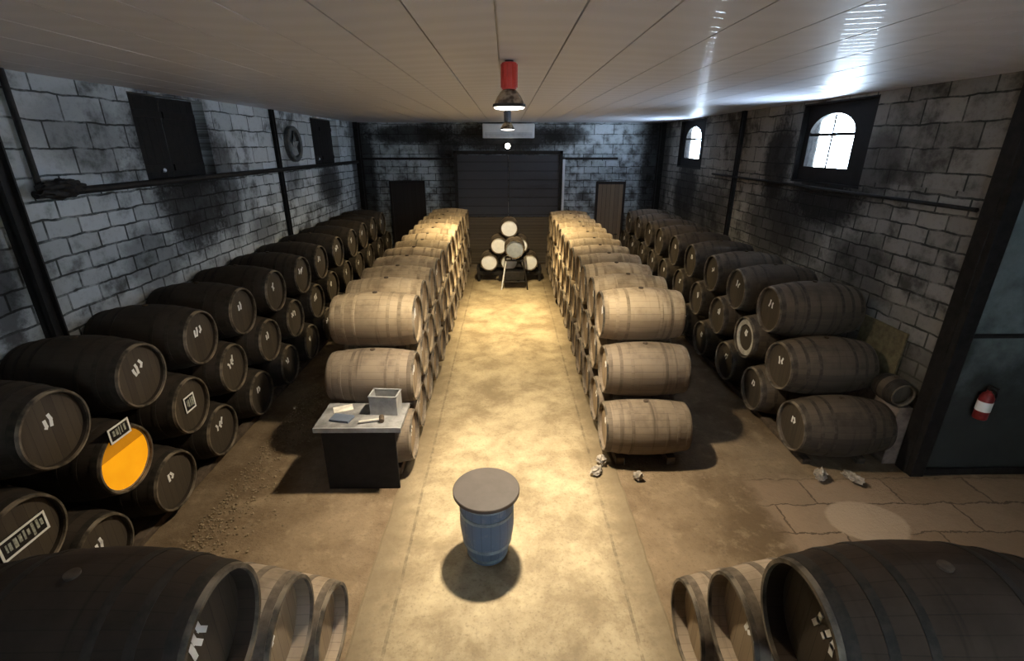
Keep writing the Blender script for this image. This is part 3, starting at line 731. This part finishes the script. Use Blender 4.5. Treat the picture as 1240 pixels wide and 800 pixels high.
# ------------------------------------------------------------------ blue barrel table in the aisle
def blue_mat():
    t = NT('worn_blue_paint'); x, y, z = t.xyz(t.obj()); o = t.obj()
    a = t.M('MULTIPLY', t.M('ARCTAN2', y, x), 18 / (2 * PI)); fr = t.M('FRACT', a)
    cr = t.M('LESS_THAN', fr, .06)
    wear = t.ss(t.noise(o, 7, 6, .7), .5, .68)
    col = t.mix(t.M('MULTIPLY', wear, .6), (.09, .15, .245), (.19, .235, .29))
    col = t.mix(t.M('MULTIPLY', cr, .5), col, (.02, .04, .08))
    t.bump(t.M('SUBTRACT', t.noise(o, 20, 4), cr), .3, .006); return t.fin(col, .5)
MAT['blue'] = blue_mat(); MAT['blue_hoop'] = simple('pale_blue_hoop', (.20, .28, .34), .5, .2)
t = thing('barrel_table', 'blue upright barrel table with round dark top in the aisle', 'table', (-.22, 4.10, .006))
def rb_(z): return .285 - .055 * abs((z - .45) / .42) ** 2
mlathe('body', [(0, 0), (0, .205), (.012, .212)] + [(.03 + .77 * i / 14, (.285 if z0 >= .45 else .285) - (.075 if z0 < .45 else .03) * abs((z0 - .45) / .42) ** 1.7) for i in range(15) for z0 in [.03 + .77 * i / 14]] + [(.80, 0)], MAT['blue'], t)
for zz in (.06, .22, .60, .74):
    r0 = .285 - (.075 if zz < .45 else .03) * abs((zz - .45) / .42) ** 1.7
    mlathe('hoop', [(zz - .02, r0 - .008), (zz - .02, r0 + .004), (zz + .02, r0 + .005), (zz + .02, r0 - .008)], MAT['blue_hoop'], t, closed=True)
def top_mat():
    t = NT('dark_table_top'); o = t.obj(); f = t.noise(o, 5, 6, .65)
    t.bump(f, .1, .01); return t.fin(t.mix(f, (.045, .037, .033), (.085, .072, .066)), .45)
MAT['top'] = top_mat()
mlathe('table_top', [(.80, 0), (.80, .335), (.805, .345), (.835, .345), (.842, .338), (.842, 0)], MAT['top'], t, seg=64)

# ------------------------------------------------------------------ board and clutter on the nearest left-aisle barrel
MAT['grey_board'] = simple('grey_painted_board', (.20, .195, .19), .55, var=.45, scale=6)
MAT['grey_metal'] = simple('dull_grey_metal', (.33, .33, .33), .5, .3, var=.2)
MAT['paper'] = simple('stained_paper', (.62, .58, .50), .85, var=.25)
BZ = .919
t = thing('work_board', 'grey board laid over the nearest barrel left of the aisle', 'table', (-1.82, 5.37, BZ))
mbox('board', (-.53, .53, -.30, .31, .0, .045), MAT['grey_board'], t, .006)
mbox('edge_strip', (-.53, .53, -.315, -.298, -.015, .05), MAT['grey_metal'], t, .003)
t = thing('shade_panel', 'added black panel standing for the shade under the grey board', 'panel', (-1.83, 5.17, 0))  # added sheet that blackens the shaded space below the board
mbox('boards', (-.47, .44, -.015, .015, .0, BZ - .003), MAT['blackwood'], t, .004)
for sx in (-.38, 0, .35): mbox('batten', (sx - .03, sx + .03, .015, .04, .03, .6), MAT['blackwood'], t, .004)
TZ = BZ + .046
t = thing('metal_box', 'open grey metal box at the back of the grey board', 'box', (-1.55, 5.47, TZ), R(-4))
bm = bmesh.new(); w_, d_, h_ = .175, .11, .25
box(bm, -w_, w_, -d_, d_, 0, .012); box(bm, -w_, w_, -d_, -d_ + .012, .012, h_); box(bm, -w_, w_, d_ - .012, d_, .012, h_)
box(bm, -w_, -w_ + .012, -d_ + .012, d_ - .012, .012, h_); box(bm, w_ - .012, w_, -d_ + .012, d_ - .012, .012, h_)
link('body', fromb('body', bm), MAT['grey_metal'], t)
bm = bmesh.new()
box(bm, -w_ - .008, w_ + .008, -d_ - .008, -d_ + .014, h_ - .001, h_ + .012); box(bm, -w_ - .008, w_ + .008, d_ - .014, d_ + .008, h_ - .001, h_ + .012)
box(bm, -w_ - .008, -w_ + .014, -d_, d_, h_ - .001, h_ + .012); box(bm, w_ - .014, w_ + .008, -d_, d_, h_ - .001, h_ + .012); link('rim', fromb('rim', bm), MAT['grey_metal'], t)
def slab(name, label, cat, loc, rz, dims, mat):
    bm = bmesh.new(); box(bm, -dims[0] / 2, dims[0] / 2, -dims[1] / 2, dims[1] / 2, 0, dims[2], min(dims) * .2)
    o = link(name, fromb(name, bm), MAT[mat], None, loc, (0, 0, rz)); return tag(o, label, cat)
slab('paper_sheet', 'crumpled pale paper on the left of the grey board', 'paper', (-2.12, 5.52, TZ), .4, (.24, .15, .012), 'paper')
slab('cloth', 'folded dark grey cloth at the middle of the grey board', 'cloth', (-2.06, 5.27, TZ), -.2, (.26, .16, .03), 'blue_grey')
t = thing('mallet', 'pale wooden mallet lying on the grey board', 'tool', (-1.66, 5.20, TZ), .25)
mtube('handle', [(-.16, 0, .03), (.10, 0, .03)], .013, MAT['paper'], t)
mlathe('mallet_head', [(-.06, 0), (-.06, .028), (-.05, .032), (.05, .032), (.06, .028), (.06, 0)], MAT['cork'], t, 'y', (.11, 0, .032), 20)

# ------------------------------------------------------------------ things by the walls
def lump(name, r, seed, mat, parent=None, loc=(0, 0, 0), sub=3, amt=.25, freq=2.0, rot=(0, 0, 0)):
    from mathutils import noise
    bm = bmesh.new(); bmesh.ops.create_icosphere(bm, subdivisions=sub, radius=1)
    zmin = 9
    for v in bm.verts:
        d = v.co.normalized(); k = 1 + amt * noise.noise(d * freq + Vector((seed * 3.1, seed, 0)))
        v.co = Vector((d.x * r[0] * k, d.y * r[1] * k, d.z * r[2] * k)); zmin = min(zmin, v.co.z)
    for v in bm.verts: v.co.z -= zmin
    return link(name, fromb(name, bm, True, 50), mat, parent, loc, rot)
o = lump('cloth_bundle', (.085, .30, .10), 3, MAT['iron'], None, (XL + .14, 5.72, 3.57), 4, .4, 3.0)
tag(o, 'dark bundle draped on the pipe of the left wall beside the column', 'bundle')
t = thing('wall_fan', 'round grey vent fan high on the left wall before the far shutter', 'fan', (XL, 12.5, 4.18))
mlathe('ring', [(0, .30), (.10, .30), (.12, .33), (.12, .38), (.10, .40), (0, .40)], simple('fan_ring_grey', (.09, .095, .095), .6), t, 'x', closed=True)
mlathe('back_plate', [(.0, 0), (.0, .31), (.02, .31), (.02, 0)], simple('fan_plate_grey', (.12, .125, .125), .7), t, 'x')
bm = bmesh.new()
for i in range(6):
    box(bm, .035, .045, .05, .29, -.07, .07, .003, Matrix.Rotation(i * PI / 3, 3, 'X') @ Matrix.Rotation(R(25), 3, 'Y'), Vector((.04, 0, 0)))
lathe(bm, [(0, 0), (0, .07), (.07, .06), (.07, 0)], 'x', 20)
link('fan_blade', fromb('fan_blade', bm), simple('fan_grey', (.20, .21, .21), .6), t)
# keg, board and rubble by the right wall in front of the pier
mb = bmesh.new(); box(mb, -.10, .10, -.72, .72, 0, .88, .012)
o = link('brick_ledge', fromb('brick_ledge', mb), simple('brown_ledge', (.20, .15, .115), .9, var=.5, scale=5), None, (XR - .105, 6.32, 0)); tag(o, 'low brown ledge against the right wall under the keg', 'ledge')
K_KEG = make_kind(.38, .185, .155, 'olive', 'head_dark', 'hoop', 32)
o = barrel(K_KEG, 0, 0, 0, 1, 'little dark keg with its head outward beside the right wall', None, mark=False, jitter=0)
o.rotation_euler.z = -PI / 2; o.location = (5.222, 5.79, .882); o.name = 'keg'
bm = bmesh.new(); box(bm, -.015, .015, -.42, .42, 0, .90, .004)
o = link('plywood_board', fromb('plywood_board', bm), simple('olive_board', (.14, .115, .06), .8), None, (XR - .06, 6.42, .882), (0, R(2), 0)); tag(o, 'olive brown board leaning on the right wall beside the keg', 'board')
# fire extinguisher on the bay wall
t = thing('fire_extinguisher', 'small red extinguisher with white label on the green bay wall', 'extinguisher', (5.98, YC - .13, .92))
mlathe('cylinder', [(0, 0), (0, .065), (.012, .075), (.30, .075), (.35, .055), (.375, .028), (.40, .026), (.40, 0)], simple('dark_red', (.22, .02, .018), .4), t)
mlathe('label_band', [(.12, .0755), (.25, .0755), (.25, .0775), (.12, .0775)], MAT['chalk'], t, closed=True)
bm = bmesh.new(); box(bm, -.012, .012, -.09, .03, .40, .425, .004); box(bm, -.012, .012, -.10, .02, .45, .468, .004); box(bm, -.02, .02, -.02, .02, .395, .455, .004); link('valve', fromb('valve', bm), MAT['iron'], t)
mtube('hose', [(.02, 0, .42), (.09, -.01, .40), (.105, -.01, .30), (.10, -.01, .12)], .011, MAT['iron'], t)
mbox('bracket', (-.03, .03, .07, .10, .10, .33), MAT['iron'], t)
t = thing('coat', 'dark cloth hanging from the rail of the bay wall', 'cloth', (6.62, YC - .085, 1.45))
bm = bmesh.new(); n = 16; rows = []
for i in range(n + 1):
    z = -.0 + .52 * i / n; w_ = .20 - .08 * (i / n) ** 2
    ring = [bm.verts.new((w_ * math.cos(a) * (1 + .12 * math.sin(5 * a + i * .2)), -.06 + .055 * math.sin(a) * (1 + .3 * math.sin(4 * a)), z)) for a in [2 * PI * k / 28 for k in range(28)]]
    rows.append(ring)
for a, b in zip(rows, rows[1:]):
    for k in range(28): bm.faces.new((a[k], a[(k + 1) % 28], b[(k + 1) % 28], b[k]))
bm.faces.new(rows[0][::-1]); bm.faces.new(rows[-1])
link('fabric', fromb('fabric', bm, True), MAT['iron'], t)
mtube('hook', [(0, -.06, .51), (0, -.07, .57), (0, -.02, .61), (0, .01, .60)], .008, MAT['white_metal'], t)

# stones and chocks lying by the stacks
def stone(x, y, r, seed, label):
    z0 = .0 if not (-1.42 < x < 1.5) else .006
    o = lump('stone', r, seed, MAT['stone'], None, (x, y, z0 - .004), 3, .7, 2.6, (0, 0, seed)); tag(o, label, 'stone', 'pale stones by the stacks')
for i, (x, y, r, lab) in enumerate((
    (4.15, 5.28, (.10, .07, .07), 'pale stone chock under the nearest right wall barrel, left one'),
    (4.55, 5.22, (.13, .06, .05), 'pale stone chock under the nearest right wall barrel, right one'),
    (1.72, 5.28, (.06, .05, .06), 'pale stone in front of the nearest barrel right of the aisle'),
    (1.20, 5.42, (.09, .06, .05), 'flat pale stone at the aisle edge by the right stack'),
    (1.30, 5.62, (.07, .06, .06), 'round pale stone at the aisle edge by the right stack'),
    (-2.55, 6.95, (.12, .08, .06), 'pale stone lying behind the left aisle stack'),
    (2.62, 6.75, (.10, .06, .06), 'pale stone lying between the two right stacks'))):
    stone(x, y, r, i + 1, lab)
# loose grit along the foot of the left stack: uncountable
rnd = random.Random(4); bm = bmesh.new()
for i in range(1400):
    y = rnd.uniform(2.6, 8); x = -3.62 + abs(rnd.gauss(0, .33)); r = rnd.uniform(.006, .022)
    m4 = Matrix.Translation((x, y, r * .5)) @ Matrix.Rotation(rnd.uniform(0, 6), 4, 'Z') @ Matrix.Diagonal((r, r * rnd.uniform(.6, 1), r * .6, 1))
    bmesh.ops.create_icosphere(bm, subdivisions=1, radius=1, matrix=m4)
o = link('gravel', fromb('gravel', bm), simple('earth_grit', (.24, .18, .11), .9, var=.5, scale=30)); tag(o, 'loose earth and grit along the foot of the left wall stack', 'gravel'); o['kind'] = 'stuff'
